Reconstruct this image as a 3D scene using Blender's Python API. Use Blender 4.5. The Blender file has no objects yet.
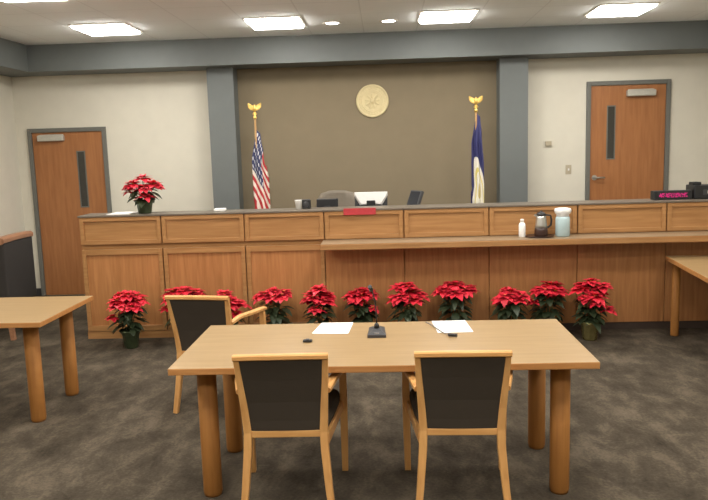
import bpy, bmesh, math, random
from mathutils import Vector, Matrix
scene = bpy.context.scene
COL = scene.collection
PI = math.pi
R = math.radians

# ------------------------------------------------------------------ materials
def new_mat(name):
    m = bpy.data.materials.new(name); m.use_nodes = True
    nt = m.node_tree; b = nt.nodes['Principled BSDF']
    return m, nt, b
def srgb(r, g, b):
    f = lambda c: (c/255/12.92) if c/255 <= 0.04045 else ((c/255+0.055)/1.055)**2.4
    return (f(r), f(g), f(b), 1)
def plain(name, rgb, rough=0.5, metal=0.0, var=0.06, scale=30, bump=0.0, emit=None, spec=0.5, trans=0.0):
    """slightly mottled procedural colour"""
    m, nt, b = new_mat(name)
    tc = nt.nodes.new('ShaderNodeTexCoord'); n = nt.nodes.new('ShaderNodeTexNoise')
    n.inputs['Scale'].default_value = scale; n.inputs['Detail'].default_value = 4
    nt.links.new(tc.outputs['Object'], n.inputs['Vector'])
    ramp = nt.nodes.new('ShaderNodeValToRGB')
    c = srgb(*rgb)
    ramp.color_ramp.elements[0].color = (c[0]*(1-var), c[1]*(1-var), c[2]*(1-var), 1)
    ramp.color_ramp.elements[1].color = (min(1, c[0]*(1+var)), min(1, c[1]*(1+var)), min(1, c[2]*(1+var)), 1)
    ramp.color_ramp.elements[0].position = .3; ramp.color_ramp.elements[1].position = .7
    nt.links.new(n.outputs['Fac'], ramp.inputs['Fac']); nt.links.new(ramp.outputs['Color'], b.inputs['Base Color'])
    b.inputs['Roughness'].default_value = rough; b.inputs['Metallic'].default_value = metal
    b.inputs['Specular IOR Level'].default_value = spec
    b.inputs['Transmission Weight'].default_value = trans
    if bump:
        bp = nt.nodes.new('ShaderNodeBump'); bp.inputs['Strength'].default_value = bump; bp.inputs['Distance'].default_value = .002
        nt.links.new(n.outputs['Fac'], bp.inputs['Height']); nt.links.new(bp.outputs['Normal'], b.inputs['Normal'])
    if emit:
        b.inputs['Emission Color'].default_value = srgb(*emit[:3]); b.inputs['Emission Strength'].default_value = emit[3]
    return m
def wood(name, lo, hi, axis='X', rough=0.42, scale=1.0, spec=0.4):
    m, nt, b = new_mat(name)
    tc = nt.nodes.new('ShaderNodeTexCoord'); mp = nt.nodes.new('ShaderNodeMapping')
    s = {'X': (1.2, 16, 16), 'Y': (16, 1.2, 16), 'Z': (16, 16, 1.2)}[axis]
    mp.inputs['Scale'].default_value = tuple(v*scale for v in s)
    nt.links.new(tc.outputs['Object'], mp.inputs['Vector'])
    n = nt.nodes.new('ShaderNodeTexNoise'); n.inputs['Scale'].default_value = 2.2; n.inputs['Detail'].default_value = 6
    n.inputs['Distortion'].default_value = .4
    nt.links.new(mp.outputs['Vector'], n.inputs['Vector'])
    ramp = nt.nodes.new('ShaderNodeValToRGB')
    ramp.color_ramp.elements[0].color = srgb(*lo); ramp.color_ramp.elements[1].color = srgb(*hi)
    ramp.color_ramp.elements[0].position = .28; ramp.color_ramp.elements[1].position = .72
    nt.links.new(n.outputs['Fac'], ramp.inputs['Fac']); nt.links.new(ramp.outputs['Color'], b.inputs['Base Color'])
    b.inputs['Roughness'].default_value = rough; b.inputs['Specular IOR Level'].default_value = spec
    return m
def carpet_mat():
    m, nt, b = new_mat('carpet')
    tc = nt.nodes.new('ShaderNodeTexCoord')
    mp = nt.nodes.new('ShaderNodeMapping'); mp.inputs['Scale'].default_value = (2.6, 1.5, 1); mp.inputs['Rotation'].default_value = (0, 0, R(12))
    nt.links.new(tc.outputs['Object'], mp.inputs['Vector'])
    n1 = nt.nodes.new('ShaderNodeTexNoise'); n1.inputs['Scale'].default_value = 1.9; n1.inputs['Detail'].default_value = 7; n1.inputs['Roughness'].default_value = .68; n1.inputs['Distortion'].default_value = .25
    nt.links.new(mp.outputs['Vector'], n1.inputs['Vector'])
    n2 = nt.nodes.new('ShaderNodeTexNoise'); n2.inputs['Scale'].default_value = 60; n2.inputs['Detail'].default_value = 3
    nt.links.new(tc.outputs['Object'], n2.inputs['Vector'])
    br = nt.nodes.new('ShaderNodeTexBrick')                      # carpet planks of slightly different tone
    br.inputs['Scale'].default_value = 1; br.inputs['Brick Width'].default_value = .92; br.inputs['Row Height'].default_value = .23
    br.inputs['Mortar Size'].default_value = 0; br.inputs['Color1'].default_value = (.42, .42, .42, 1); br.inputs['Color2'].default_value = (.58, .58, .58, 1)
    nt.links.new(tc.outputs['Object'], br.inputs['Vector'])
    mx = nt.nodes.new('ShaderNodeMix'); mx.data_type = 'RGBA'; mx.inputs[0].default_value = .22
    nt.links.new(n1.outputs['Fac'], mx.inputs[6]); nt.links.new(n2.outputs['Fac'], mx.inputs[7])
    mx2 = nt.nodes.new('ShaderNodeMix'); mx2.data_type = 'RGBA'; mx2.inputs[0].default_value = .16
    nt.links.new(mx.outputs[2], mx2.inputs[6]); nt.links.new(br.outputs['Color'], mx2.inputs[7])
    ramp = nt.nodes.new('ShaderNodeValToRGB')
    e = ramp.color_ramp.elements
    e[0].position = .34; e[0].color = srgb(*CARPET[0]); e[1].position = .68; e[1].color = srgb(*CARPET[2])
    k = e.new(.5); k.color = srgb(*CARPET[1])
    nt.links.new(mx2.outputs[2], ramp.inputs['Fac']); nt.links.new(ramp.outputs['Color'], b.inputs['Base Color'])
    b.inputs['Roughness'].default_value = .95; b.inputs['Specular IOR Level'].default_value = .1
    bp = nt.nodes.new('ShaderNodeBump'); bp.inputs['Strength'].default_value = .3; bp.inputs['Distance'].default_value = .003
    nt.links.new(n2.outputs['Fac'], bp.inputs['Height']); nt.links.new(bp.outputs['Normal'], b.inputs['Normal'])
    return m
def ceiling_mat():
    m, nt, b = new_mat('ceiling_tile')
    tc = nt.nodes.new('ShaderNodeTexCoord')
    mp = nt.nodes.new('ShaderNodeMapping'); mp.inputs['Location'].default_value = (.2, .43, 0)
    nt.links.new(tc.outputs['Object'], mp.inputs['Vector'])
    br = nt.nodes.new('ShaderNodeTexBrick'); br.offset = 0
    br.inputs['Scale'].default_value = 1; br.inputs['Brick Width'].default_value = .61; br.inputs['Row Height'].default_value = .61
    br.inputs['Mortar Size'].default_value = .008; br.inputs['Mortar Smooth'].default_value = .3
    br.inputs['Color1'].default_value = srgb(*CEIL); br.inputs['Color2'].default_value = srgb(*[c-2 for c in CEIL])
    br.inputs['Mortar'].default_value = srgb(*[c-14 for c in CEIL])
    nt.links.new(mp.outputs['Vector'], br.inputs['Vector'])
    n = nt.nodes.new('ShaderNodeTexNoise'); n.inputs['Scale'].default_value = 90
    nt.links.new(tc.outputs['Object'], n.inputs['Vector'])
    mx = nt.nodes.new('ShaderNodeMix'); mx.data_type = 'RGBA'; mx.blend_type = 'MULTIPLY'; mx.inputs[0].default_value = .04
    nt.links.new(br.outputs['Color'], mx.inputs[6]); nt.links.new(n.outputs['Fac'], mx.inputs[7])
    nt.links.new(mx.outputs[2], b.inputs['Base Color']); b.inputs['Roughness'].default_value = .95
    return m
def fabric(name, rgb, scale=260, rough=.9, sheen=0.0):
    m, nt, b = new_mat(name)
    tc = nt.nodes.new('ShaderNodeTexCoord')
    w = nt.nodes.new('ShaderNodeTexChecker'); w.inputs['Scale'].default_value = scale
    c = srgb(*rgb)
    w.inputs['Color1'].default_value = (c[0]*.9, c[1]*.9, c[2]*.9, 1); w.inputs['Color2'].default_value = (c[0]*1.1, c[1]*1.1, c[2]*1.1, 1)
    nt.links.new(tc.outputs['Object'], w.inputs['Vector']); nt.links.new(w.outputs['Color'], b.inputs['Base Color'])
    b.inputs['Roughness'].default_value = rough; b.inputs['Specular IOR Level'].default_value = .25
    return m

CARPET = ((45, 39, 31), (73, 65, 54), (107, 96, 81))
CEIL = (247, 251, 251)
M = {}
M['carpet'] = carpet_mat(); M['ceiling'] = ceiling_mat()
M['wall'] = plain('wall_cream_paint', (212, 206, 190), .85, var=.02, scale=6)
M['wall_tan'] = plain('wall_taupe_paint', (128, 115, 92), .85, var=.03, scale=5)
M['blue'] = plain('soffit_blue_grey_paint', (103, 107, 105), .6, var=.03, scale=8)
M['frame'] = plain('door_frame_grey_paint', (104, 103, 96), .5, var=.03)
M['base'] = plain('baseboard_dark_rubber', (52, 50, 50), .6)
M['kick'] = plain('toe_kick_dark', (62, 48, 40), .6)
M['door'] = wood('door_veneer', (148, 96, 56), (168, 112, 68), 'Z')
M['oak_x'] = wood('oak_rail', (150, 106, 62), (172, 127, 80), 'X')
M['oak_z'] = wood('oak_panel', (157, 104, 60), (182, 127, 78), 'Z')
M['maple'] = wood('maple_top', (144, 117, 79), (157, 129, 90), 'X', rough=.35)
M['maple_edge'] = wood('maple_edge', (166, 112, 60), (188, 134, 80), 'X')
M['maple_leg'] = wood('maple_leg', (140, 91, 43), (157, 107, 54), 'Z', rough=.6, spec=.2)
M['beech'] = wood('beech_frame', (198, 144, 84), (218, 166, 104), 'Z', rough=.38)
M['beech_x'] = wood('beech_rail', (196, 142, 82), (216, 164, 102), 'X', rough=.38)
M['walnut'] = wood('reddish_wood_rail', (134, 92, 66), (160, 116, 86), 'Y', rough=.4)
M['uph'] = fabric('charcoal_upholstery', (62, 54, 45))
M['uph2'] = fabric('charcoal_upholstery_plain', (54, 50, 47))
M['counter'] = plain('grey_laminate', (104, 94, 82), .4, var=.05, scale=120)
M['ledge_top'] = plain('ledge_laminate', (134, 112, 86), .4, var=.05, scale=120)
M['metal'] = plain('brushed_metal', (190, 188, 182), .3, .9)
M['alu'] = plain('aluminium_cover', (188, 184, 172), .45, .25)
M['glass_dark'] = plain('dark_door_glass', (52, 50, 44), .12)
M['black'] = plain('black_plastic', (26, 26, 28), .45)
M['dkgrey'] = plain('dark_grey_plastic', (58, 58, 60), .4)
M['screen'] = plain('dark_screen', (44, 46, 52), .2)
M['white_pl'] = plain('white_plastic', (232, 230, 226), .4, var=.02)
M['paper'] = plain('white_paper', (244, 242, 238), .8, var=.01)
M['gold'] = plain('gold_metal', (214, 176, 96), .35, .7)
M['sealgold'] = plain('gold_seal', (206, 190, 146), .5, .1, var=.05, scale=18)
M['brass'] = plain('dull_brass', (170, 134, 82), .4, .5)
M['poletan'] = wood('flag_pole_wood', (150, 116, 76), (170, 134, 90), 'Z')
M['red_sign'] = plain('red_plastic', (176, 52, 58), .45)
M['bract'] = plain('red_bract', (214, 42, 60), .5, var=.2, scale=9)
M['bract2'] = plain('deep_red_bract', (196, 34, 52), .5, var=.2, scale=9)
M['leaf'] = plain('green_leaf', (44, 54, 32), .5, var=.3, scale=12)
M['stem'] = plain('green_stem', (78, 84, 50), .6)
M['soil'] = plain('potting_soil', (44, 34, 26), .95, var=.3, scale=80)
M['foil'] = plain('green_foil', (70, 80, 56), .3, .45, var=.2, scale=24)
M['foil_gold'] = plain('gold_green_foil', (150, 140, 92), .25, .7, var=.2, scale=24)
M['cyath'] = plain('yellow_flower_centre', (204, 176, 70), .6)
M['taupe'] = plain('taupe_leather', (112, 102, 88), .6)
M['paleblue'] = plain('pale_blue_plastic', (174, 194, 196), .25, var=.03)
M['coffee'] = plain('dark_coffee_base', (54, 32, 24), .3)
M['led'] = plain('magenta_led', (120, 10, 60), .5, emit=(214, 30, 120, .55))
M['diffuser'] = plain('light_diffuser', (255, 252, 244), .6, var=.0, emit=(255, 252, 246, 12.6))
M['lamp'] = plain('downlight_lens', (255, 252, 244), .6, var=.0, emit=(255, 251, 245, 8.0))
M['trimwhite'] = plain('white_enamel', (226, 220, 210), .5, var=.01)
M['cord'] = plain('grey_cord', (120, 112, 104), .6)
M['thermo'] = plain('beige_plastic', (176, 164, 140), .5)

def us_flag_mat():
    m, nt, b = new_mat('stripes_and_stars_cloth')
    uv = nt.nodes.new('ShaderNodeUVMap'); uv.uv_map = 'cloth'
    sp = nt.nodes.new('ShaderNodeSeparateXYZ'); nt.links.new(uv.outputs['UV'], sp.inputs[0])
    def mth(op, a, bb=None, c=None):
        n = nt.nodes.new('ShaderNodeMath'); n.operation = op
        for i, v in enumerate((a, bb, c)):
            if v is None: continue
            if isinstance(v, (int, float)): n.inputs[i].default_value = v
            else: nt.links.new(v, n.inputs[i])
        return n.outputs[0]
    u, v = sp.outputs[0], sp.outputs[1]
    stripe = mth('GREATER_THAN', mth('FRACT', mth('MULTIPLY', v, 6.5)), .5)      # 0 red, 1 white: 13 bands, red first and last
    canton = mth('MULTIPLY', mth('LESS_THAN', u, .4), mth('GREATER_THAN', v, 6/13))
    cu = mth('SUBTRACT', mth('FRACT', mth('MULTIPLY', u, 6/.4)), .5)
    cv = mth('SUBTRACT', mth('FRACT', mth('MULTIPLY', mth('SUBTRACT', v, 6/13), 5/(7/13))), .5)
    star = mth('LESS_THAN', mth('ADD', mth('MULTIPLY', cu, cu), mth('MULTIPLY', cv, cv)), .06)
    def mix(f, a, bb):
        n = nt.nodes.new('ShaderNodeMix'); n.data_type = 'RGBA'; nt.links.new(f, n.inputs[0])
        for i, x in ((6, a), (7, bb)):
            if isinstance(x, tuple): n.inputs[i].default_value = x
            else: nt.links.new(x, n.inputs[i])
        return n.outputs[2]
    col = mix(canton, mix(stripe, srgb(176, 40, 44), srgb(226, 214, 200)), mix(star, srgb(50, 54, 88), srgb(206, 204, 204)))
    nt.links.new(col, b.inputs['Base Color']); b.inputs['Roughness'].default_value = .75
    return m
def state_flag_mat():
    m, nt, b = new_mat('navy_flag_cloth')
    uv = nt.nodes.new('ShaderNodeUVMap'); uv.uv_map = 'cloth'
    d = nt.nodes.new('ShaderNodeVectorMath'); d.operation = 'DISTANCE'; d.inputs[1].default_value = (.5, .3, 0)
    nt.links.new(uv.outputs['UV'], d.inputs[0])
    ramp = nt.nodes.new('ShaderNodeValToRGB'); ramp.color_ramp.interpolation = 'CONSTANT'
    e = ramp.color_ramp.elements
    e[0].position = 0; e[0].color = srgb(190, 170, 110)
    e[1].position = .36; e[1].color = srgb(46, 46, 92)
    for p, c in ((.08, (222, 216, 198)), (.2, (206, 190, 110)), (.25, (226, 220, 206))):
        k = e.new(p); k.color = srgb(*c)
    nt.links.new(d.outputs['Value'], ramp.inputs['Fac']); nt.links.new(ramp.outputs['Color'], b.inputs['Base Color'])
    b.inputs['Roughness'].default_value = .75
    return m
M['usflag'] = us_flag_mat(); M['stateflag'] = state_flag_mat()

# ------------------------------------------------------------------ mesh helpers
class MB:
    def __init__(s): s.bm = bmesh.new()
    def box(s, x0, x1, y0, y1, z0, z1, bev=0.0, seg=2, mat=0, mtx=None):
        r = bmesh.ops.create_cube(s.bm, size=1)
        vs = r['verts']
        for v in vs:
            v.co = Vector((x0+(v.co.x+.5)*(x1-x0), y0+(v.co.y+.5)*(y1-y0), z0+(v.co.z+.5)*(z1-z0)))
        fs = list({f for v in vs for f in v.link_faces})
        for f in fs: f.material_index = mat
        if bev:
            es = list({e for v in vs for e in v.link_edges})
            rr = bmesh.ops.bevel(s.bm, geom=es, offset=bev, segments=seg, profile=.5, affect='EDGES')
            vs = list({v for f in rr['faces'] for v in f.verts} | {v for v in vs if v.is_valid})
            for f in rr['faces']: f.material_index = mat
        if mtx is not None:
            for v in vs: v.co = mtx @ v.co
        return s
    def lathe(s, prof, cx=0, cy=0, n=24, mat=0, wav=0.0, nw=0, cap=True):
        rings = []
        for (r, z) in prof:
            ring = []
            for i in range(n):
                a = 2*PI*i/n; rr = r*(1+wav*math.sin(nw*a)) if nw else r
                ring.append(s.bm.verts.new((cx+rr*math.cos(a), cy+rr*math.sin(a), z)))
            rings.append(ring)
        for a, b in zip(rings, rings[1:]):
            for i in range(n):
                f = s.bm.faces.new((a[i], a[(i+1) % n], b[(i+1) % n], b[i])); f.smooth = True; f.material_index = mat
        if cap:
            f = s.bm.faces.new(list(reversed(rings[0]))); f.material_index = mat
            f = s.bm.faces.new(rings[-1]); f.material_index = mat
        return s
    def sweep(s, pts, secs, mat=0, up=Vector((0, 1, 0)), n=12, rect=True, bev=.18):
        """sweep a rounded rectangle (w,d) or ellipse section along pts"""
        pts = [Vector(p) for p in pts]; rings = []
        if not isinstance(secs, list): secs = [secs]*len(pts)
        for i, p in enumerate(pts):
            t = (pts[min(i+1, len(pts)-1)]-pts[max(i-1, 0)]).normalized()
            a = up.cross(t)
            if a.length < 1e-4: a = Vector((1, 0, 0)).cross(t)
            a.normalize(); b = t.cross(a).normalized()
            w, d = secs[i]
            ring = []
            if rect:
                k = bev
                base = [(1, 1-k), (1-k, 1), (-1+k, 1), (-1, 1-k), (-1, -1+k), (-1+k, -1), (1-k, -1), (1, -1+k)]
            else:
                base = [(math.cos(2*PI*j/n), math.sin(2*PI*j/n)) for j in range(n)]
            for (u, v) in base:
                ring.append(s.bm.verts.new(p+a*u*w/2+b*v*d/2))
            rings.append(ring)
        m = len(rings[0])
        for a, b in zip(rings, rings[1:]):
            for i in range(m):
                f = s.bm.faces.new((a[i], a[(i+1) % m], b[(i+1) % m], b[i])); f.material_index = mat; f.smooth = not rect
        s.bm.faces.new(list(reversed(rings[0]))).material_index = mat
        s.bm.faces.new(rings[-1]).material_index = mat
        return s
    def tube(s, pts, r, n=10, mat=0):
        return s.sweep(pts, (2*r, 2*r), mat, Vector((.3, .9, .1)).normalized(), n, rect=False)
    def leaf(s, base, dirv, L, W, droop=.25, mat=0, fold=.25):
        d = Vector(dirv).normalized(); up = Vector((0, 0, 1))
        side = d.cross(up)
        if side.length < .1: side = Vector((1, 0, 0))
        side.normalize(); nrm = side.cross(d).normalized()
        prof = [(0, .08), (.25, .75), (.5, 1.0), (.75, .6), (1.0, .02)]
        L_, C_, R_ = [], [], []
        b = Vector(base)
        for t, w in prof:
            c = b+d*(L*t)+Vector((0, 0, -droop*L*t*t))
            C_.append(s.bm.verts.new(c-nrm*(fold*W*w*.35)))
            L_.append(s.bm.verts.new(c+side*W*w*.5)); R_.append(s.bm.verts.new(c-side*W*w*.5))
        for i in range(4):
            for A, B in ((L_, C_), (C_, R_)):
                f = s.bm.faces.new((A[i], B[i], B[i+1], A[i+1])); f.material_index = mat; f.smooth = True
    def build(s, name, mats, parent=None, smooth=False):
        bmesh.ops.recalc_face_normals(s.bm, faces=s.bm.faces)
        me = bpy.data.meshes.new(name)
        if smooth:
            for f in s.bm.faces: f.smooth = True
        s.bm.to_mesh(me); s.bm.free()
        for m in (mats if isinstance(mats, (list, tuple)) else [mats]): me.materials.append(m)
        o = bpy.data.objects.new(name, me); COL.objects.link(o)
        if parent: o.parent = parent
        return o
def tag(o, label, cat, group=None, kind=None):
    o['label'] = label; o['category'] = cat
    if group: o['group'] = group
    if kind: o['kind'] = kind
    return o
def empty(name, label, cat, loc, rz=0, group=None):
    o = bpy.data.objects.new(name, None); COL.objects.link(o); o.empty_display_size = .1
    o.location = loc; o.rotation_euler = (0, 0, rz)
    return tag(o, label, cat, group)
def struct(o): o['kind'] = 'structure'; return o
def copy_tree(o, label, loc, rz=0, group=None):
    def rec(a, par):
        c = a.copy(); COL.objects.link(c)
        if par: c.parent = par
        for ch in [x for x in bpy.data.objects if x.parent == a]: rec(ch, c)
        return c
    c = rec(o, None); c.location = loc; c.rotation_euler = (0, 0, rz); c['label'] = label
    if group: c['group'] = group
    return c

# ------------------------------------------------------------------ room dimensions (metres; camera over the origin)
XL, XR = -4.72, 4.40
YB, YF = 9.20, -1.8
ZC = 3.15
ZS = 2.837          # underside of the soffit
SD = .48            # soffit depth
YS = YB-SD
DAIS = .36

# setting -----------------------------------------------------------
struct(MB().box(XL-.1, XR+.1, YF-.1, YB+.1, -.1, 0).build('floor', M['carpet']))
struct(MB().box(XL-.1, XR+.1, YF-.1, YB+.1, ZC, ZC+.1).build('ceiling', M['ceiling']))
struct(MB().box(XL-.1, XL, YF, YB, 0, ZC).build('wall_left', M['wall']))
struct(MB().box(XR, XR+.1, YF, YB, 0, ZC).build('wall_right', M['wall']))
struct(MB().box(XL-.1, XR+.1, YF-.1, YF, 0, ZC).build('wall_front', M['wall']))
# back wall with the taupe middle field between the pilasters
w = MB()
CL0, CL1, CR0, CR1 = -2.145, -1.82, 1.415, 1.755
w.box(XL-.1, CL0+.1, YB, YB+.1, 0, ZC, mat=0).box(CL0+.1, CR1-.1, YB, YB+.1, 0, ZC, mat=1).box(CR1-.1, XR+.1, YB, YB+.1, 0, ZC, mat=0)
struct(w.build('wall_back', [M['wall'], M['wall_tan']]))
struct(MB().box(XL, XR, YS, YB, ZS, ZC).build('trim_1', M['blue']))                       # soffit along the back wall
struct(MB().box(XL, XL+.47, YF, YS, ZS, ZC).build('trim_2', M['blue']))                   # soffit along the left wall
struct(MB().box(XR-.47, XR, YF, YS, ZS, ZC).build('trim_3', M['blue']))                   # soffit along the right wall
struct(MB().box(CL0, CL1, YB-.26, YB, 0, ZS).build('trim_4', M['blue']))                 # left pilaster
struct(MB().box(CR0, CR1, YB-.26, YB, DAIS, ZS).build('trim_5', M['blue']))              # right pilaster
dl0, dl1 = -4.563, -3.543; dr0, dr1 = 2.518, 3.538
b = MB().box(XL, dl0, YB-.012, YB, 0, .1).box(dl1, -2.95, YB-.012, YB, 0, .1)
struct(b.build('baseboard_back', M['base']))
struct(MB().box(XL, XL+.012, YF, YB-.012, 0, .1).build('baseboard_left', M['base']))
struct(MB().box(XR-.012, XR, YF, 6.8, 0, .1).build('baseboard_right', M['base']))
struct(MB().box(-2.92, XR, 7.205, YB, 0, DAIS).build('trim_6', M['carpet']))              # raised platform behind the bench

# doors ---------------------------------------------------------------
def door(name, x0, z0, hinge_left, vis, closer, label):
    x1 = x0+1.02; zt = z0+2.18; fw = .052
    root = bpy.data.objects.new(name, None); COL.objects.link(root); root.location = (x0, YB, z0); root['kind'] = 'structure'
    f = MB()
    f.box(0, fw, -.035, 0, 0, 2.18, .004).box(1.02-fw, 1.02, -.035, 0, 0, 2.18, .004).box(fw, 1.02-fw, -.035, 0, 2.18-fw, 2.18, .004)
    f.build('door_frame', M['frame'], root)
    l = MB().box(fw+.003, 1.02-fw-.003, -.012, -.001, .008, 2.18-fw-.003)
    leaf = l.build('door_leaf', M['door'], root)
    vx0, vx1, vz0, vz1 = vis
    v = MB(); t = .014
    v.box(vx0-t, vx0, -.018, -.012, vz0-t, vz1+t).box(vx1, vx1+t, -.018, -.012, vz0-t, vz1+t).box(vx0, vx1, -.018, -.012, vz1, vz1+t).box(vx0, vx1, -.018, -.012, vz0-t, vz0)
    v.build('vision_frame', M['frame'], root)
    MB().box(vx0, vx1, -.0145, -.012, vz0, vz1).build('vision_glass', M['glass_dark'], root)
    cx0, cx1, cz = closer
    c = MB().box(cx0, cx1, -.075, -.012, cz, cz+.075, .012)
    c.build('door_closer', M['alu'], root)
    ax = cx0+.04 if hinge_left else cx1-.04
    a = MB().box(min(ax, ax+(.3 if hinge_left else -.3)), max(ax, ax+(.3 if hinge_left else -.3)), -.066, -.05, cz+.075, cz+.085)
    a.box(ax-.012, ax+.012, -.07, -.046, cz+.07, cz+.082)
    a.build('closer_arm', M['alu'], root)
    hx = .11 if not hinge_left else .91
    h = MB()
    h.tube([(hx, -.012, 1.0), (hx, -.02, 1.0)], .033, 20).tube([(hx, -.02, 1.0), (hx, -.062, 1.0)], .011)
    s = 1 if not hinge_left else -1
    h.tube([(hx, -.06, 1.0), (hx+s*.05, -.064, 1.0), (hx+s*.115, -.06, .998)], .01)
    h.build('lever_handle', M['metal'], root)
    return root
door('door_1', dl0, 0, True, (.63, .715, 1.17, 1.87), (.14, .48, 2.015), '')
door('door_2', dr0, DAIS, False, (.265, .345, 1.235, 1.87), (.48, .83, 1.985), '')

# ceiling lights --------------------------------------------------------
def troffer(cx, cy, label, proto=[None]):
    if proto[0] is None:
        root = empty('ceiling_light', label, 'light', (cx, cy, ZC), 0, 'square ceiling light panels')
        h = .295
        f = MB().box(-h, h, -h, -h+.022, -.012, 0).box(-h, h, h-.022, h, -.012, 0).box(-h, -h+.022, -h+.022, h-.022, -.012, 0).box(h-.022, h, -h+.022, h-.022, -.012, 0)
        f.build('light_frame', M['trimwhite'], root)
        d = MB(); g = h-.022; rows = []
        for z, k in ((-.001, 1), (-.022, .985), (-.033, .95), (-.038, .85), (-.04, .5)):
            rows.append([d.bm.verts.new((x*g*k, y*g*k, z)) for x, y in ((-1, -1), (1, -1), (1, 1), (-1, 1))])
        for a, b in zip(rows, rows[1:]):
            for i in range(4): d.bm.faces.new((a[i], a[(i+1) % 4], b[(i+1) % 4], b[i]))
        d.bm.faces.new(rows[-1]); d.bm.faces.new(list(reversed(rows[0])))
        d.build('diffuser', M['diffuser'], root)
        proto[0] = root; return root
    return copy_tree(proto[0], label, (cx, cy, ZC))
xs = [(-2.91, 0), (-1.11, 0), (.69, 0), (2.47, 0)]
for j in range(5):
    y = 7.79-1.83*j
    for i, (x, _) in enumerate(xs):
        if j == 0: lab = ['glowing ceiling light panel above the brown door at left', 'glowing ceiling light panel above the left blue-grey pilaster and striped flag', 'glowing ceiling light panel right of the two small round downlights', 'glowing ceiling light panel above the wall door at right'][i]
        elif j == 1 and i == 0: lab = 'glowing ceiling light panel cut off by the top left corner of the picture'
        else: lab = 'glowing square ceiling light panel over the room, outside the picture'
        troffer(x, y, lab)
for k, (x, lab) in enumerate(((-.52, 'small round recessed downlight, left one of the pair, above the gold seal'), (.085, 'small round recessed downlight, right one of the pair, above the gold seal'))):
    r = empty('downlight', lab, 'light', (x, 7.96, ZC), 0, 'pair of round recessed downlights')
    MB().lathe([(.07, -.001), (.1, -.001), (.1, -.008), (.085, -.012), (.07, -.008)], n=32, cap=False).build('trim_ring', M['trimwhite'], r)
    MB().lathe([(.071, -.008), (.071, -.002)], n=32).build('lens', M['lamp'], r)

# wall things -----------------------------------------------------------
r = empty('wall_seal', 'round gold seal plaque hung high on the taupe back wall', 'plaque', (-.128, YB, 2.392))
def face_y(o): o.rotation_euler = (R(90), 0, 0); return o
face_y(MB().lathe([(.205, 0), (.205, .014), (.198, .022), (.18, .022), (.176, .014)], n=56).build('rim', M['sealgold'], r))
s = MB().lathe([(.176, .012), (.14, .013), (.136, .019), (.128, .019), (.124, .013), (.09, .016), (.02, .02), (.001, .02)], n=48)
random.seed(3)
for k in range(28):
    a = 2*PI*k/28
    s.box(-.006, .006, -.012, .012, .012, .018, .002, 1, mtx=Matrix.Rotation(a, 4, 'Z') @ Matrix.Translation((0, .157, 0)))
for k in range(9):
    a = 2*PI*k/9
    s.box(-.012, .012, -.03, .03, .012, .024, .005, 1, mtx=Matrix.Rotation(a, 4, 'Z') @ Matrix.Translation((0, .066, 0)))
s.lathe([(.035, .018), (.03, .028), (.01, .032)], n=20)
face_y(s.build('relief', M['sealgold'], r))
r = empty('thermostat', 'small beige thermostat on the cream wall left of the right door', 'thermostat', (2.055, YB, 1.8))
MB().box(-.06, .06, -.006, 0, -.045, .045, .003).build('back_plate', M['wall'], r)
MB().box(-.04, .04, -.028, -.006, -.03, .03, .006).build('cover', M['thermo'], r)
r = empty('light_switch', 'light switch plate beside the handle side of the right door', 'switch', (2.31, YB, 1.47))
MB().box(-.036, .036, -.006, 0, -.058, .058, .003).build('wall_plate', M['thermo'], r)
MB().box(-.008, .008, -.018, -.006, -.014, .014, .003).build('toggle', M['white_pl'], r)

# ------------------------------------------------------------------ the bench (dais front)
YD = 6.88
bench = empty('dais_desk', 'long oak panelled dais bench with a grey counter running across the room', 'desk', (0, YD, 0))
XD0 = -2.99; XS = -.605; XD1 = XR-.03
stiles = [-2.99, -2.18, -1.365, -.59, .175, .985, 1.82, 2.65, 3.46, XD1]
c = MB().box(XD0+.01, XD1-.01, .04, .32, .0, 1.19)
c.build('carcass', M['oak_z'], bench)
for i, (x0, x1) in enumerate(zip(stiles, stiles[1:])):
    left = i < 3
    # upper framed panel
    def framed(name, z0, z1, rail=.055, stile=.04, rec=.016):
        a, bb = x0+.006, x1-.006
        fr = MB()
        fr.box(a, a+stile, -.0, .04, z0, z1, .002, 1).box(bb-stile, bb, 0, .04, z0, z1, .002, 1)
        fr.box(a+stile, bb-stile, 0, .04, z1-rail, z1, .002, 1).box(a+stile, bb-stile, 0, .04, z0, z0+rail, .002, 1)
        p = fr.build(name, M['oak_x'], bench)
        MB().box(a+stile, bb-stile, rec, .04, z0+rail, z1-rail).build('panel_field', M['oak_x'] if name == 'upper_panel' else M['oak_z'], p)
    framed('upper_panel', .945, 1.212, .04, .04)
    if left:
        MB().box(x0, x1, .034, .04, .895, .945).build('groove', M['oak_x'], bench)
        framed('lower_panel', .075, .895, .055, .04)
        MB().box(x0, x1, .004, .02, 0, .072).build('plinth', M['oak_x'], bench)
    else:
        MB().box(x0+.003, x1-.003, 0, .02, .072, .935, .003, 1).build('lower_panel', M['oak_z'], bench)
        MB().box(x0, x1, .012, .02, 0, .07).build('toe_kick', M['kick'], bench)
MB().box(XD0-.008, XD1, -.008, .32, 1.213, 1.232, .004, 1).build('counter_top', M['counter'], bench)
l = MB().box(XS, XD1, -.34, .0, .882, .938, .006, 2)
ld = l.build('ledge', M['oak_x'], bench)
MB().box(XS+.004, XD1-.004, -.336, 0, .938, .9405).build('ledge_surface', M['ledge_top'], ld)
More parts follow.
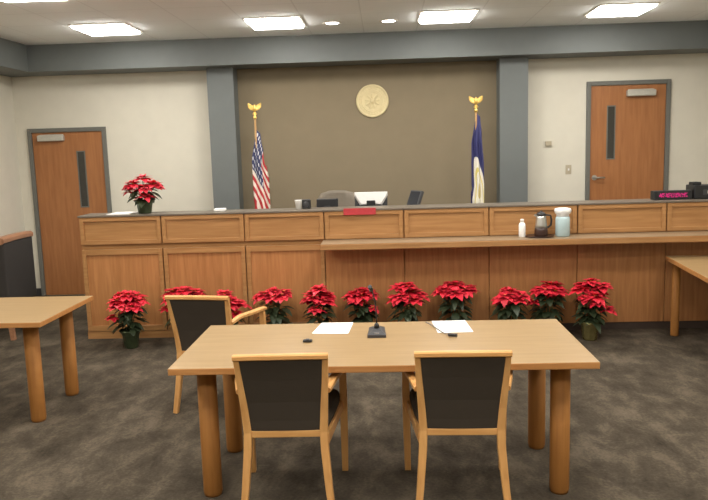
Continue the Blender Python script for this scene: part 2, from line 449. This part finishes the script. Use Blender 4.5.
for x in (.6, 1.4, 2.24, 3.06, -.2):
    p = MB(); v = [p.bm.verts.new(q) for q in ((x-.015, 0, .882), (x-.015, -.2, .882), (x-.015, 0, .7), (x+.015, 0, .882), (x+.015, -.2, .882), (x+.015, 0, .7))]
    for q in ((0, 1, 2), (3, 5, 4), (0, 3, 4, 1), (1, 4, 5, 2), (0, 2, 5, 3)): p.bm.faces.new([v[i] for i in q])
    # small brackets carry the ledge; tucked right up under it
    for vv in v:
        vv.co.z = .882-(.882-vv.co.z)*.18; vv.co.y *= .4
    p.build('ledge_bracket', M['oak_z'], bench)
ws = empty('work_surface', 'grey worktop behind the bench carrying the monitors', 'worktop', (0, YD, 0))
MB().box(XD0+.05, XD1-.01, .325, .95, 1.085, 1.12, .004).build('top', M['counter'], ws)
MB().box(XD0+.06, XD0+.1, .325, .94, DAIS, 1.085).build('end_panel', M['oak_z'], ws)
MB().box(XD1-.06, XD1-.02, .325, .94, DAIS, 1.085).build('end_panel', M['oak_z'], ws)
CT = 1.232          # counter height

# red sign stuck on the bench front
r = empty('nameplate', 'narrow red sign hung on the bench front below the counter edge', 'sign', (-.245, YD-.0085, 1.17))
MB().box(-.155, .155, -.008, 0, .005, .067, .002).build('plate', M['red_sign'], r)
MB().box(-.155, .155, -.008, .04, .0625, .067).build('hook_lip', M['red_sign'], r)
r.location.z = 1.17

# ------------------------------------------------------------------ tables
def round_leg_table(label, loc, rz, x0, x1, d, lix, liy, leg_r, spec):
    root = empty('conference_table', label, 'table', loc, rz)
    t = MB().box(x0, x1, 0, d, .705, .74, .004, 2)
    for f in t.bm.faces: f.material_index = 0 if f.normal.z > .9 or f.calc_center_median().z > .7385 else 1
    t.build('tabletop', [M['maple'], M['maple_edge']], root)
    for (x, y) in spec:
        g = MB().lathe([(leg_r*.9, 0), (leg_r*.95, .012), (leg_r, .02), (leg_r, .704)], x, y, n=32)
        g.build('leg', M['maple_leg'], root)
    return root
tx0, tx1, ty0, tw = -1.099, 1.022, 3.42, .90
ls = [(tx0+.15, .165), (tx1-.15, .165), (tx0+.15, tw-.17), (tx1-.15, tw-.17)]
round_leg_table('light maple table in the middle with two chairs at its near side', (0, ty0, 0), 0, tx0, tx1, tw, .15, .165, .05, ls)
round_leg_table('maple table cut off by the left edge of the picture', (-2.26, 4.485, 0), R(0), -2.12, 0, .87, .17, .19, .05, [(-.17, .2), (-.17, .74), (-1.95, .2), (-1.95, .74)])
# right table: turned a little, long side running back to front
rt = round_leg_table('maple table cut off by the right edge against the bench', (2.576, 6.70, 0), R(-6), 0, 1.6, .01, 0, 0, .04, [])
for ch in [o for o in bpy.data.objects if o.parent == rt]: bpy.data.objects.remove(ch)
t = MB().box(0, 1.62, -1.2, 0, .70, .74, .004, 2)
for f in t.bm.faces: f.material_index = 0 if f.calc_center_median().z > .7385 else 1
t.build('tabletop', [M['maple'], M['maple_edge']], rt)
for (x, y) in ((.085, -.065), (1.53, -.08), (1.53, -1.1), (.55, -1.1)):
    MB().lathe([(.035, 0), (.037, .012), (.037, .699)], x, y, n=28).build('leg', M['maple_leg'], rt)

# ------------------------------------------------------------------ armchairs
def make_chair(label, loc, rz):
    g = 'armchairs with charcoal padded backs'
    root = empty('armchair', label, 'chair', loc, rz, g)
    stile_pts = lambda s: [(s*.222, -.285, 0), (s*.206, -.262, .15), (s*.191, -.235, .33), (s*.187, -.228, .43), (s*.194, -.243, .55), (s*.204, -.275, .69), (s*.212, -.312, .832)]
    for s in (-1, 1):
        MB().sweep(stile_pts(s), [(.032, .036), (.036, .04), (.04, .044), (.04, .044), (.036, .04), (.032, .034), (.028, .03)], up=Vector((0, 1, 0))).build('rear_leg', M['beech'], root)
        MB().sweep([(s*.262, .258, 0), (s*.264, .254, .25), (s*.265, .25, .45), (s*.265, .235, .625)], [(.034, .036), (.04, .044), (.042, .046), (.036, .04)], up=Vector((0, 1, 0))).build('front_leg', M['beech'], root)
        MB().sweep([(s*.212, -.268, .648), (s*.236, -.15, .668), (s*.262, .04, .655), (s*.268, .2, .642), (s*.266, .285, .632)],
                   [(.034, .026), (.042, .026), (.05, .026), (.052, .026), (.046, .022)], up=Vector((0, 0, 1)), bev=.4).build('armrest', M['beech'], root)
        MB().sweep([(s*.2, -.228, .385), (s*.252, .25, .385)], (.024, .055), up=Vector((0, 0, 1))).build('seat_rail', M['beech'], root)
    MB().sweep([(-.226, -.318, .832), (-.1, -.325, .835), (.1, -.325, .835), (.226, -.318, .832)], (.036, .028), up=Vector((0, 0, 1)), bev=.4).build('top_rail', M['beech_x'], root)
    MB().box(-.18, .18, -.246, -.216, .403, .441, .005).build('back_rail', M['beech_x'], root)
    MB().box(-.25, .25, .235, .258, .36, .41, .004).build('front_rail', M['beech_x'], root)
    # padded back: tapered, follows the rake of the stiles
    p = MB(); n = 6; rows = []
    prof = [(.439, -.231, .172), (.49, -.236, .176), (.59, -.252, .181), (.71, -.282, .19), (.82, -.314, .197)]
    for (z, y, hw) in prof:
        row_b, row_f = [], []
        for i in range(n+1):
            u = -1+2*i/n; bulge = .012*(1-u*u)
            row_b.append(p.bm.verts.new((u*hw, y-.013-bulge*.25, z))); row_f.append(p.bm.verts.new((u*hw, y+.014+bulge, z)))
        rows.append((row_b, row_f))
    for (b0, f0), (b1, f1) in zip(rows, rows[1:]):
        for i in range(n):
            p.bm.faces.new((b0[i], b0[i+1], b1[i+1], b1[i])); p.bm.faces.new((f0[i+1], f0[i], f1[i], f1[i+1]))
        p.bm.faces.new((b0[0], b1[0], f1[0], f0[0])); p.bm.faces.new((b0[n], f0[n], f1[n], b1[n]))
    for k in (0, -1):
        b0, f0 = rows[k]
        for i in range(n): p.bm.faces.new((b0[i], b0[i+1], f0[i+1], f0[i]))
    p.build('backrest', M['uph'], root)
    # seat cushion
    q = MB(); grid = []
    prof = [(-.205, .188), (-.15, .2), (0, .222), (.18, .24), (.255, .242), (.275, .23)]
    for z, ins in ((.405, .0), (.44, -.006), (.468, .008), (.478, .04)):
        ring = []
        pts = [(-w_+ins, y) for (y, w_) in prof]+[(w_-ins, y) for (y, w_) in reversed(prof)]
        for (x, y) in pts: ring.append(q.bm.verts.new((x, y*(1-ins*1.2), z)))
        grid.append(ring)
    for a, bb in zip(grid, grid[1:]):
        for i in range(len(a)): q.bm.faces.new((a[i], a[(i+1) % len(a)], bb[(i+1) % len(a)], bb[i]))
    q.bm.faces.new(grid[-1]); q.bm.faces.new(list(reversed(grid[0])))
    q.build('seat', M['uph'], root)
    return root
ch = make_chair('wooden armchair with charcoal back at the near side of middle table, left one', (-.517, 3.60, 0), R(1))
copy_tree(ch, 'wooden armchair with charcoal back at the near side of middle table, right one', (.352, 3.60, 0), R(-1))
copy_tree(ch, 'turned wooden armchair with charcoal back beyond the middle table near red plants', (-1.235, 5.04, 0), R(-9))

# high-backed dark chair by the left wall
r = empty('high_back_chair', 'dark padded high chair with brown wooden top rail by the left wall', 'chair', (-3.80, 7.16, 0), R(2))
MB().box(-.05, .05, -.31, .31, .34, .99, .02, 3).build('backrest', M['uph2'], r)
MB().sweep([(0, -.325, 1.005), (0, -.1, 1.01), (0, .1, 1.01), (0, .325, 1.005)], (.11, .07), up=Vector((0, 0, 1)), bev=.5).build('top_rail', M['walnut'], r)
MB().box(-.6, -.05, -.27, .27, .34, .46, .03, 3).build('seat', M['uph2'], r)
for s in (-1, 1):
    MB().box(-.58, -.03, s*.29-.025, s*.29+.025, .61, .65, .012).build('armrest', M['walnut'], r)
    MB().sweep([(-.54, s*.29, 0), (-.545, s*.29, .61)], (.045, .045), up=Vector((0, 1, 0))).build('front_leg', M['walnut'], r)
    MB().sweep([(.03, s*.26, 0), (0, s*.26, .34)], (.045, .045), up=Vector((0, 1, 0))).build('rear_leg', M['walnut'], r)

# ------------------------------------------------------------------ poinsettias
def poinsettia(label, loc, seed, width=.4, height=.5, foil='foil', heads=9, leaves=60, extra=(), sparse=False, group='potted poinsettias lined up along the bench', pot_h=.16):
    rnd = random.Random(seed)
    root = empty('potted_poinsettia', label, 'plant', loc, 0, group)
    pr = .08
    MB().lathe([(pr*.72, 0), (pr*.78, .01), (pr*.95, pot_h*.8), (pr*1.22, pot_h*1.02), (pr*1.26, pot_h*1.1), (pr*1.1, pot_h*.98), (pr*.9, pot_h*.86)], n=36, wav=.035, nw=9).build('pot', M[foil], root)
    MB().lathe([(pr*.88, pot_h*.8), (pr*.3, pot_h*.9)], n=20).build('soil', M['soil'], root)
    hw = width/2-.045
    hd = []
    top = height-.004
    a0 = rnd.uniform(0, 6)
    for k in range(heads):
        if k == 0: a, rr = 0, 0
        else: a, rr = a0+2*PI*(k-1)/(heads-1)+rnd.uniform(-.3, .3), rnd.uniform(.6, .95)
        x, y = rr*hw*math.cos(a), rr*hw*math.sin(a)*.85
        z = top-(.11 if not sparse else .07)*rr*rr*rnd.uniform(.5, 1.3)-rnd.uniform(0, .035)
        hd.append((x, y, z, rnd.uniform(.9, 1.1)))
    for (x, y, z, sc) in extra: hd.append((x, y, z, sc))
    st = MB()
    for (x, y, z, sc) in hd:
        st.tube([(x*.08, y*.08, pot_h*.85), (x*.35, y*.35, pot_h+.4*(z-pot_h)), (x*.85, y*.85, z-.02), (x, y, z)], .0045, 6)
    st.build('stems', M['stem'], root)
    for (x, y, z, sc) in hd:
        br = MB()
        tilt = Vector((x, y, .12)).normalized()
        br.lathe([(.005, z-.012), (.012, z), (.006, z+.006)], x, y, 8, mat=2)
        for ring, (cnt, L, W, el) in enumerate(((7, .112, .075, -.2), (7, .095, .066, .22), (5, .066, .046, .7))):
            for k in range(cnt):
                a = 2*PI*(k+rnd.uniform(-.25, .25))/cnt+ring*.5
                d = Vector((math.cos(a), math.sin(a), el+rnd.uniform(-.15, .15)))
                d = (d+tilt*.3).normalized()
                br.leaf((x, y, z+ring*.004), d, L*sc*rnd.uniform(.85, 1.15), W*sc*rnd.uniform(.9, 1.15), rnd.uniform(.2, .55), mat=rnd.choice((0, 0, 0, 1)))
        for k in range(5):
            px, py = x+rnd.uniform(-.009, .009), y+rnd.uniform(-.009, .009)
            br.box(px-.003, px+.003, py-.003, py+.003, z+.004, z+.016, .001, 1, mat=2)
        br.build('flower', [M['bract'], M['bract2'], M['cyath']], root)
    lf = MB()
    for k in range(leaves):
        a = rnd.uniform(0, 2*PI); t = rnd.uniform(.1, .86); z = pot_h+t*(top-.08-pot_h)
        rr = rnd.uniform(.1, .6)*hw
        d = Vector((math.cos(a), math.sin(a), rnd.uniform(-.25, .3)))
        L = rnd.uniform(.09, .135)
        lf.leaf((rr*math.cos(a), rr*math.sin(a), z), d, L, L*.6, rnd.uniform(.3, .7))
    lf.build('leaves', M['leaf'], root)
    return root
YP = 6.62
fl = [  # x, top z, width, label, extra low heads, foil
    (-2.43, .535, .40, 'red poinsettia farthest left on the carpet against the bench', [(-.14, -.05, .31, .7)], 'foil'),
    (-1.93, .55, .40, 'red poinsettia behind the left edge of the turned armchair back', [(-.16, -.04, .36, .7)], 'foil'),
    (-1.52, .50, .38, 'red poinsettia behind the right edge of the turned armchair back', [(.12, -.08, .33, .8)], 'foil'),
    (-1.07, .53, .39, 'red poinsettia on the carpet just right of the turned armchair', [], 'foil'),
    (-.63, .535, .31, 'red poinsettia behind the left sheet of paper on the table', [(-.02, -.1, .36, .9)], 'foil'),
    (-.24, .51, .31, 'red poinsettia right behind the gooseneck microphone', [(.1, -.08, .33, .7)], 'foil'),
    (.185, .55, .34, 'red poinsettia first to the right of the gooseneck microphone', [], 'foil'),
    (.64, .56, .38, 'red poinsettia behind the right sheet of paper on the table', [], 'foil'),
    (1.13, .49, .36, 'red poinsettia third from the right end of the row', [], 'foil'),
    (1.5, .54, .36, 'red poinsettia second from the right end of the row', [(-.15, -.06, .36, .7)], 'foil'),
    (1.855, .545, .34, 'red poinsettia in gold foil farthest right in the row along the bench', [(.13, -.07, .3, .85), (.02, -.12, .37, .8)], 'foil_gold'),
]
for i, (x, h, w_, lab, ex, fo) in enumerate(fl):
    poinsettia(lab, (x, YP+(.02 if i % 2 else -.08), 0), 20+i, w_, h, fo, 8, 60, ex)
poinsettia('red poinsettia standing on the grey counter at left before the cream wall', (-2.375, YD+.14, CT), 51, .40, .355, 'foil', 8, 20, [(.04, -.1, .18, .95), (-.14, 0, .22, .7)], sparse=True, group='poinsettia on the counter', pot_h=.12)

# ------------------------------------------------------------------ flags
def cloth_flag(name, mat, label, x, y, seed, drop=1.0, zoff=.2, lw=.06, rw=.1, front=.62, flip=1):
    root = empty(name, label, 'flag', (x, y, DAIS), 0)
    H = 1.98
    MB().lathe([(.13, 0), (.135, .012), (.11, .03), (.03, .05), (.022, .09)], n=32).build('base', M['brass'], root)
    MB().tube([(0, 0, .05), (0, 0, H-.14)], .0125, 14).build('pole', M['poletan'], root)
    f = MB().lathe([(.012, H-.15), (.02, H-.145), (.022, H-.12), (.012, H-.11), (.03, H-.085), (.012, H-.06)], n=18)
    f.lathe([(.008, H-.065), (.02, H-.045), (.022, H-.015), (.014, H+.005), (.012, H+.02), (.004, H+.03)], n=14)          # bird body and head
    for s in (-1, 1):
        f.sweep([(s*.004, 0, H-.035), (s*.035, .004, H-.012), (s*.06, .006, H+.01), (s*.078, .004, H+.04)], [(.04, .02), (.06, .014), (.05, .01), (.012, .006)], up=Vector((0, 1, 0)), bev=.4)
    f.build('eagle_finial', M['gold'], root)
    # hanging cloth
    NU, NV = 64, 26; hoist = .86
    m = MB(); grid = []
    rnd = random.Random(seed)
    z0 = H-zoff
    uvl = m.bm.loops.layers.uv.new('cloth'); uvd = {}
    for j in range(NV+1):
        v = j/NV; row = []
        for i in range(NU+1):
            u = i/NU
            zz = z0-hoist*(1-v)-drop*u*(.72+.28*u)
            t = z0-zz
            xl = .012-lw*min(1, t/.35); xr = .045+rw*min(1, t/.6)
            q = u/front if u < front else 1-(u-front)/(1-front)*.8           # front sheet, then folded back behind
            qa = max(0, (t-hoist)/(drop*.85))/front; qb = min(1, max(.12, t/(drop*.85)/front))
            q = min(1, max(0, (q-qa)/max(.1, qb-qa)))
            q += .03*math.sin(u*22)*min(1, 4*t)
            xx = xl+(xr-xl)*q
            yy = -.05*min(1, 3*t)*(1 if u < front else -.2)-.018*math.sin(q*13+v*2)*min(1, 3*t)+.012
            if u >= front: yy += .03*min(1, (u-front)*8)
            vt = m.bm.verts.new((xx*flip, yy, max(zz, .02))); uvd[vt] = (u, v); row.append(vt)
        grid.append(row)
    for j in range(NV):
        for i in range(NU):
            fc = m.bm.faces.new((grid[j][i], grid[j][i+1], grid[j+1][i+1], grid[j+1][i])); fc.smooth = True
            for lp in fc.loops: lp[uvl].uv = uvd[lp.vert]
    o = m.build('cloth', M[mat], root)
    so = o.modifiers.new('thickness', 'SOLIDIFY'); so.thickness = .002
    return root
cloth_flag('flag', 'usflag', 'red and white striped flag with starry canton draped on an eagle topped pole', -1.535, 8.72, 1, .8, .27, .065, .09, .62)
cloth_flag('flag', 'stateflag', 'dark blue draped flag with pale emblem on a gold topped pole', 1.10, 8.72, 2, .75, .15, .075, .04, .72)

# ------------------------------------------------------------------ things on and behind the counter
WS = 1.12
def monitor(label, x, y, w_, h, rz, back, z=WS, tilt=0, lift=.08, cat='monitor', front='screen'):
    root = empty('computer_monitor', label, cat, (x, y, z), rz)
    T = Matrix.Translation((0, 0, lift)) @ Matrix.Rotation(tilt, 4, 'X')
    MB().box(-w_/2, w_/2, -.018, .018, 0, h, .008, mtx=T).build('housing', M[back], root)
    MB().box(-w_/2+.015, w_/2-.015, .018, .0195, .015, h-.015, mtx=T).build('screen', M[front], root)
    MB().box(-.03, .03, -.035, -.015, .012, lift+h*.45, .006).build('stand_neck', M['black'], root)
    MB().box(-.11, .11, -.1, .08, 0, .014, .005).build('stand_foot', M['black'], root)
    return root
def desk_chair(label, x, y, rz, mat):
    root = empty('office_chair', label, 'chair', (x, y, DAIS), rz)
    b = MB(); rows = []
    for (z, hw, yy) in ((.5, .2, -.22), (.62, .25, -.24), (.78, .265, -.25), (.88, .245, -.26), (.945, .2, -.265), (.975, .1, -.268)):
        ring = []
        for k in range(16):
            a = 2*PI*k/16; ring.append(b.bm.verts.new((hw*math.cos(a), yy+.045*math.sin(a)-.04*abs(math.cos(a))*-1, z)))
        rows.append(ring)
    for p, q in zip(rows, rows[1:]):
        for k in range(16): b.bm.faces.new((p[k], p[(k+1) % 16], q[(k+1) % 16], q[k]))
    b.bm.faces.new(rows[-1]); b.bm.faces.new(list(reversed(rows[0])))
    b.build('backrest', M[mat], root, True)
    MB().box(-.25, .25, -.2, .28, .42, .52, .035, 3).build('seat', M[mat], root)
    MB().lathe([(.03, .08), (.03, .42)], n=14).build('gas_lift', M['metal'], root)
    st = MB()
    for k in range(5):
        a = 2*PI*k/5; st.sweep([(0, 0, .1), (.29*math.cos(a), .29*math.sin(a), .06)], (.04, .035), up=Vector((0, 0, 1)))
    st.build('star_base', M['black'], root)
    for k in range(5):
        a = 2*PI*k/5; cx, cy = .29*math.cos(a), .29*math.sin(a)
        MB().tube([(cx-.02*math.sin(a), cy+.02*math.cos(a), .03), (cx+.02*math.sin(a), cy-.02*math.cos(a), .03)], .03, 14).build('caster', M['black'], root)
    for s in (-1, 1):
        MB().sweep([(s*.26, -.2, .62), (s*.3, 0, .66), (s*.3, .2, .65), (s*.27, .22, .5)], (.04, .03), up=Vector((1, 0, 0))).build('armrest', M['black'], root)
    return root
desk_chair('taupe high-backed office chair behind the counter left of the white monitor', -.58, 8.05, R(170), 'taupe')
r = empty('computer_monitor', 'white backed monitor behind the counter with dark edges', 'monitor', (-.145, 7.48, WS-.0), 0)
MB().box(-.17, .17, 0, .03, .055, .234, .006, mtx=Matrix.Rotation(R(-6), 4, 'X')).build('housing', M['black'], r)
m = MB(); T = Matrix.Rotation(R(-6), 4, 'X')
lo = [m.bm.verts.new(T @ Vector(p)) for p in ((-.172, -.002, .235), (.172, -.002, .235), (.172, -.002, .195), (.115, -.002, .1), (-.115, -.002, .1), (-.172, -.002, .195))]
hi = [m.bm.verts.new(T @ Vector(p)) for p in ((-.165, -.03, .23), (.165, -.03, .23), (.16, -.03, .2), (.1, -.03, .11), (-.1, -.03, .11), (-.16, -.03, .2))]
for i in range(6): m.bm.faces.new((lo[i], lo[(i+1) % 6], hi[(i+1) % 6], hi[i]))
m.bm.faces.new(hi); m.bm.faces.new(list(reversed(lo)))
m.build('back_shell', M['white_pl'], r)
MB().box(-.16, .16, .03, .032, .075, .225, mtx=T).build('screen', M['screen'], r)
MB().box(-.045, .045, -.055, -.03, .012, .15, .006).build('stand_neck', M['black'], r)
MB().box(-.11, .11, -.12, .08, 0, .014, .005).build('stand_foot', M['black'], r)
monitor('dark monitor turned aside, standing alone behind the counter', .275, 7.42, .2, .2, R(122), 'dkgrey', tilt=R(22), lift=.05)
monitor('low black monitor behind the counter in front of the taupe chair', -.59, 7.36, .22, .13, 0, 'black', lift=.055)
r = empty('speaker_box', 'small black desk speaker on the counter beside the white cup', 'speaker', (-.775, YD+.2, CT))
MB().box(-.04, .04, -.04, .04, 0, .09, .006).build('housing', M['black'], r)
face_y(MB().lathe([(.028, .0401), (.026, .043), (.01, .0415)], n=20).build('speaker_cone', M['dkgrey'], r)).location = (0, 0, .045)
r = empty('paper_cup', 'small white cup on the counter left of the black speaker', 'cup', (-.85, YD+.17, CT))
MB().lathe([(.026, 0), (.036, .085), (.038, .088), (.035, .088), (.026, .01)], n=24).build('cup_body', M['white_pl'], r)
r = empty('tissue_pack', 'flat white packet on the counter in front of the left pilaster', 'packet', (-1.63, YD+.17, CT))
MB().box(-.055, .055, -.04, .04, 0, .028, .008).build('wrapper', M['white_pl'], r)
r = tag(MB().box(-.11, .11, -.14, .14, 0, .004).build('paper_sheets', M['paper']), 'pale sheets of paper lying on the counter by the poinsettia', 'paper')
r.location = (-2.62, YD+.19, CT+.0005)

# LED timer and recorder at the right end of the counter
r = empty('led_display', 'low black display with magenta lit characters on the right end of the counter', 'display', (2.75, YD+.17, CT))
MB().box(-.18, .18, -.05, .05, 0, .085, .006).build('housing', M['black'], r)
d = MB()
rn = random.Random(5)
for k in range(30):
    for q in range(5):
        if rn.random() < .62:
            x = -.138+k*.0095; z = .026+q*.0085
            d.box(x-.0033, x+.0033, -.0515, -.05, z-.003, z+.003)
d.build('lit_characters', M['led'], r)
r = empty('recorder', 'black electronic box with grey panel beside the magenta display', 'electronics', (3.125, YD+.2, CT))
MB().box(-.18, .2, -.09, .12, 0, .13, .008).build('housing', M['black'], r)
MB().box(-.18, -.1, -.05, .05, .13, .16, .006).build('top_knob', M['black'], r)
MB().box(-.1, .17, -.0915, -.09, .04, .09).build('front_panel', M['dkgrey'], r)
MB().box(-.06, .04, -.093, -.0915, .052, .08).build('screen', M['alu'], r)

# things on the ledge
LT = .941
r = empty('small_bottle', 'slim white bottle on the ledge, left of the steel carafe', 'bottle', (1.27, YD-.15, LT))
MB().lathe([(.028, 0), (.031, .006), (.031, .115), (.024, .132), (.014, .138)], n=24).build('bottle_body', M['white_pl'], r)
MB().lathe([(.016, .138), (.016, .165), (.013, .168)], n=20).build('cap', M['trimwhite'], r)
r = empty('carafe', 'steel coffee carafe with dark base and handle on the ledge', 'carafe', (1.445, YD-.15, LT))
MB().lathe([(.06, 0), (.062, .01), (.06, .06), (.056, .075)], n=28).build('dark_base', M['coffee'], r)
MB().lathe([(.056, .075), (.054, .1), (.046, .17), (.042, .19)], n=28).build('steel_body', M['metal'], r)
MB().lathe([(.043, .19), (.044, .205), (.03, .218), (.012, .224), (.012, .235)], n=24).build('lid', M['black'], r)
MB().sweep([(.044, 0, .195), (.085, 0, .19), (.095, 0, .15), (.09, 0, .1), (.058, 0, .075)], (.016, .02), up=Vector((0, 1, 0))).build('handle', M['black'], r)
MB().sweep([(-.04, 0, .185), (-.06, 0, .2)], (.02, .016), up=Vector((0, 1, 0))).build('spout', M['metal'], r)
r = tag(MB().lathe([(.1, 0), (.13, .004), (.135, .012), (.13, .012), (.1, .006)], n=32).build('serving_tray', M['coffee']), 'dark tray under the steel carafe on the ledge', 'tray')
r.location = (1.43, YD-.15, LT)
for o in bpy.data.objects:
    if o.name.startswith('carafe'): o.location.z = LT+.007
r = empty('plastic_jug', 'pale blue plastic jug with wide white lid on the ledge', 'jug', (1.643, YD-.15, LT))
MB().lathe([(.06, 0), (.066, .008), (.066, .16), (.058, .185)], n=28).build('jug_body', M['paleblue'], r)
MB().lathe([(.058, .185), (.056, .2), (.07, .215), (.078, .24), (.07, .258), (.04, .264)], n=28).build('lid', M['white_pl'], r)

# ------------------------------------------------------------------ things on the middle table
def paper(label, corners):
    z0, z1 = .7405, .7425
    m = MB(); lo = [m.bm.verts.new((x, y, z0)) for x, y in corners]; hi = [m.bm.verts.new((x, y, z1)) for x, y in corners]
    m.bm.faces.new(hi); m.bm.faces.new(list(reversed(lo)))
    for i in range(4): m.bm.faces.new((lo[i], lo[(i+1) % 4], hi[(i+1) % 4], hi[i]))
    return tag(m.build('paper_sheet', M['paper']), label, 'paper', 'sheets of paper on the middle table')
paper('white sheet of paper on the table, left of the gooseneck microphone', [(-.443, 4.065), (-.23, 4.05), (-.212, 4.315), (-.405, 4.318)])
paper('white sheet of paper on the table, right of the gooseneck microphone', [(.285, 4.03), (.487, 4.035), (.47, 4.312), (.268, 4.312)])
r = empty('gooseneck_microphone', 'black gooseneck microphone standing on the middle table', 'microphone', (-.064, 4.01, .74))
b = MB(); lo = [b.bm.verts.new(p) for p in ((-.052, -.065, 0), (.052, -.065, 0), (.045, .065, 0), (-.045, .065, 0))]
mi = [b.bm.verts.new(p) for p in ((-.052, -.065, .016), (.052, -.065, .016), (.045, .065, .03), (-.045, .065, .03))]
hi = [b.bm.verts.new(p) for p in ((-.02, -.03, .04), (.02, -.03, .04), (.02, .03, .046), (-.02, .03, .046))]
for A, B in ((lo, mi), (mi, hi)):
    for i in range(4): b.bm.faces.new((A[i], A[(i+1) % 4], B[(i+1) % 4], B[i]))
b.bm.faces.new(hi); b.bm.faces.new(list(reversed(lo)))
b.build('base', M['dkgrey'], r)
MB().lathe([(.016, .04), (.014, .06), (.008, .07)], n=16).build('collar', M['black'], r)
MB().tube([(0, 0, .06), (0, .002, .13), (-.006, .0, .2), (-.018, -.008, .25), (-.026, -.02, .268)], .0042, 8).build('neck', M['black'], r)
MB().tube([(-.025, -.018, .264), (-.03, -.032, .28), (-.033, -.042, .29)], .0115, 12).build('microphone_head', M['black'], r)
MB().box(-.014, .014, -.058, -.04, .018, .026, .003).build('button', M['cord'], r)
r = empty('table_puck', 'small black oblong object on the table before the left sheet', 'clip', (-.448, 3.885, .74))
MB().box(-.026, .026, -.014, .014, 0, .014, .005).build('clip_body', M['black'], r)
MB().box(-.01, .01, -.018, .006, .014, .019, .002).build('clip_tab', M['dkgrey'], r)
r = empty('lapel_microphone', 'small black microphone on a grey cord lying across the right sheet', 'microphone', (.36, 3.935, .743))
MB().tube([(.024, -.008, .009), (0, .0, .009), (-.022, .012, .009)], .009, 12).build('microphone_body', M['black'], r)
MB().tube([(-.02, .012, .009), (-.045, .06, .006), (-.07, .15, .0045), (-.1, .26, .0045), (-.13, .33, .0045)], .0035, 8).build('cord', M['cord'], r)

# ------------------------------------------------------------------ world, camera, view
wd = bpy.data.worlds.new('World'); scene.world = wd; wd.use_nodes = True
wd.node_tree.nodes['Background'].inputs[0].default_value = (.6, .56, .5, 1); wd.node_tree.nodes['Background'].inputs[1].default_value = .02
f, pi_, ro, ya, H = 720.0, .1378, .0295, .045, 1.79
fw = Vector((-math.sin(ya)*math.cos(pi_), math.cos(ya)*math.cos(pi_), -math.sin(pi_)))
rt_ = fw.cross(Vector((0, 0, 1))).normalized(); up_ = rt_.cross(fw)
r2 = rt_*math.cos(ro)-up_*math.sin(ro); u2 = rt_*math.sin(ro)+up_*math.cos(ro)
cd = bpy.data.cameras.new('camera'); cam = bpy.data.objects.new('camera', cd); COL.objects.link(cam)
cam.matrix_world = Matrix(((r2.x, u2.x, -fw.x, 0), (r2.y, u2.y, -fw.y, 0), (r2.z, u2.z, -fw.z, H), (0, 0, 0, 1)))
cd.sensor_width = 36; cd.lens = f/708*36; cd.clip_start = .05
scene.camera = cam
vs = scene.view_settings
vs.view_transform = 'Standard'; vs.look = 'None'; vs.gamma = 1; vs.use_curve_mapping = False; vs.exposure = 1.26
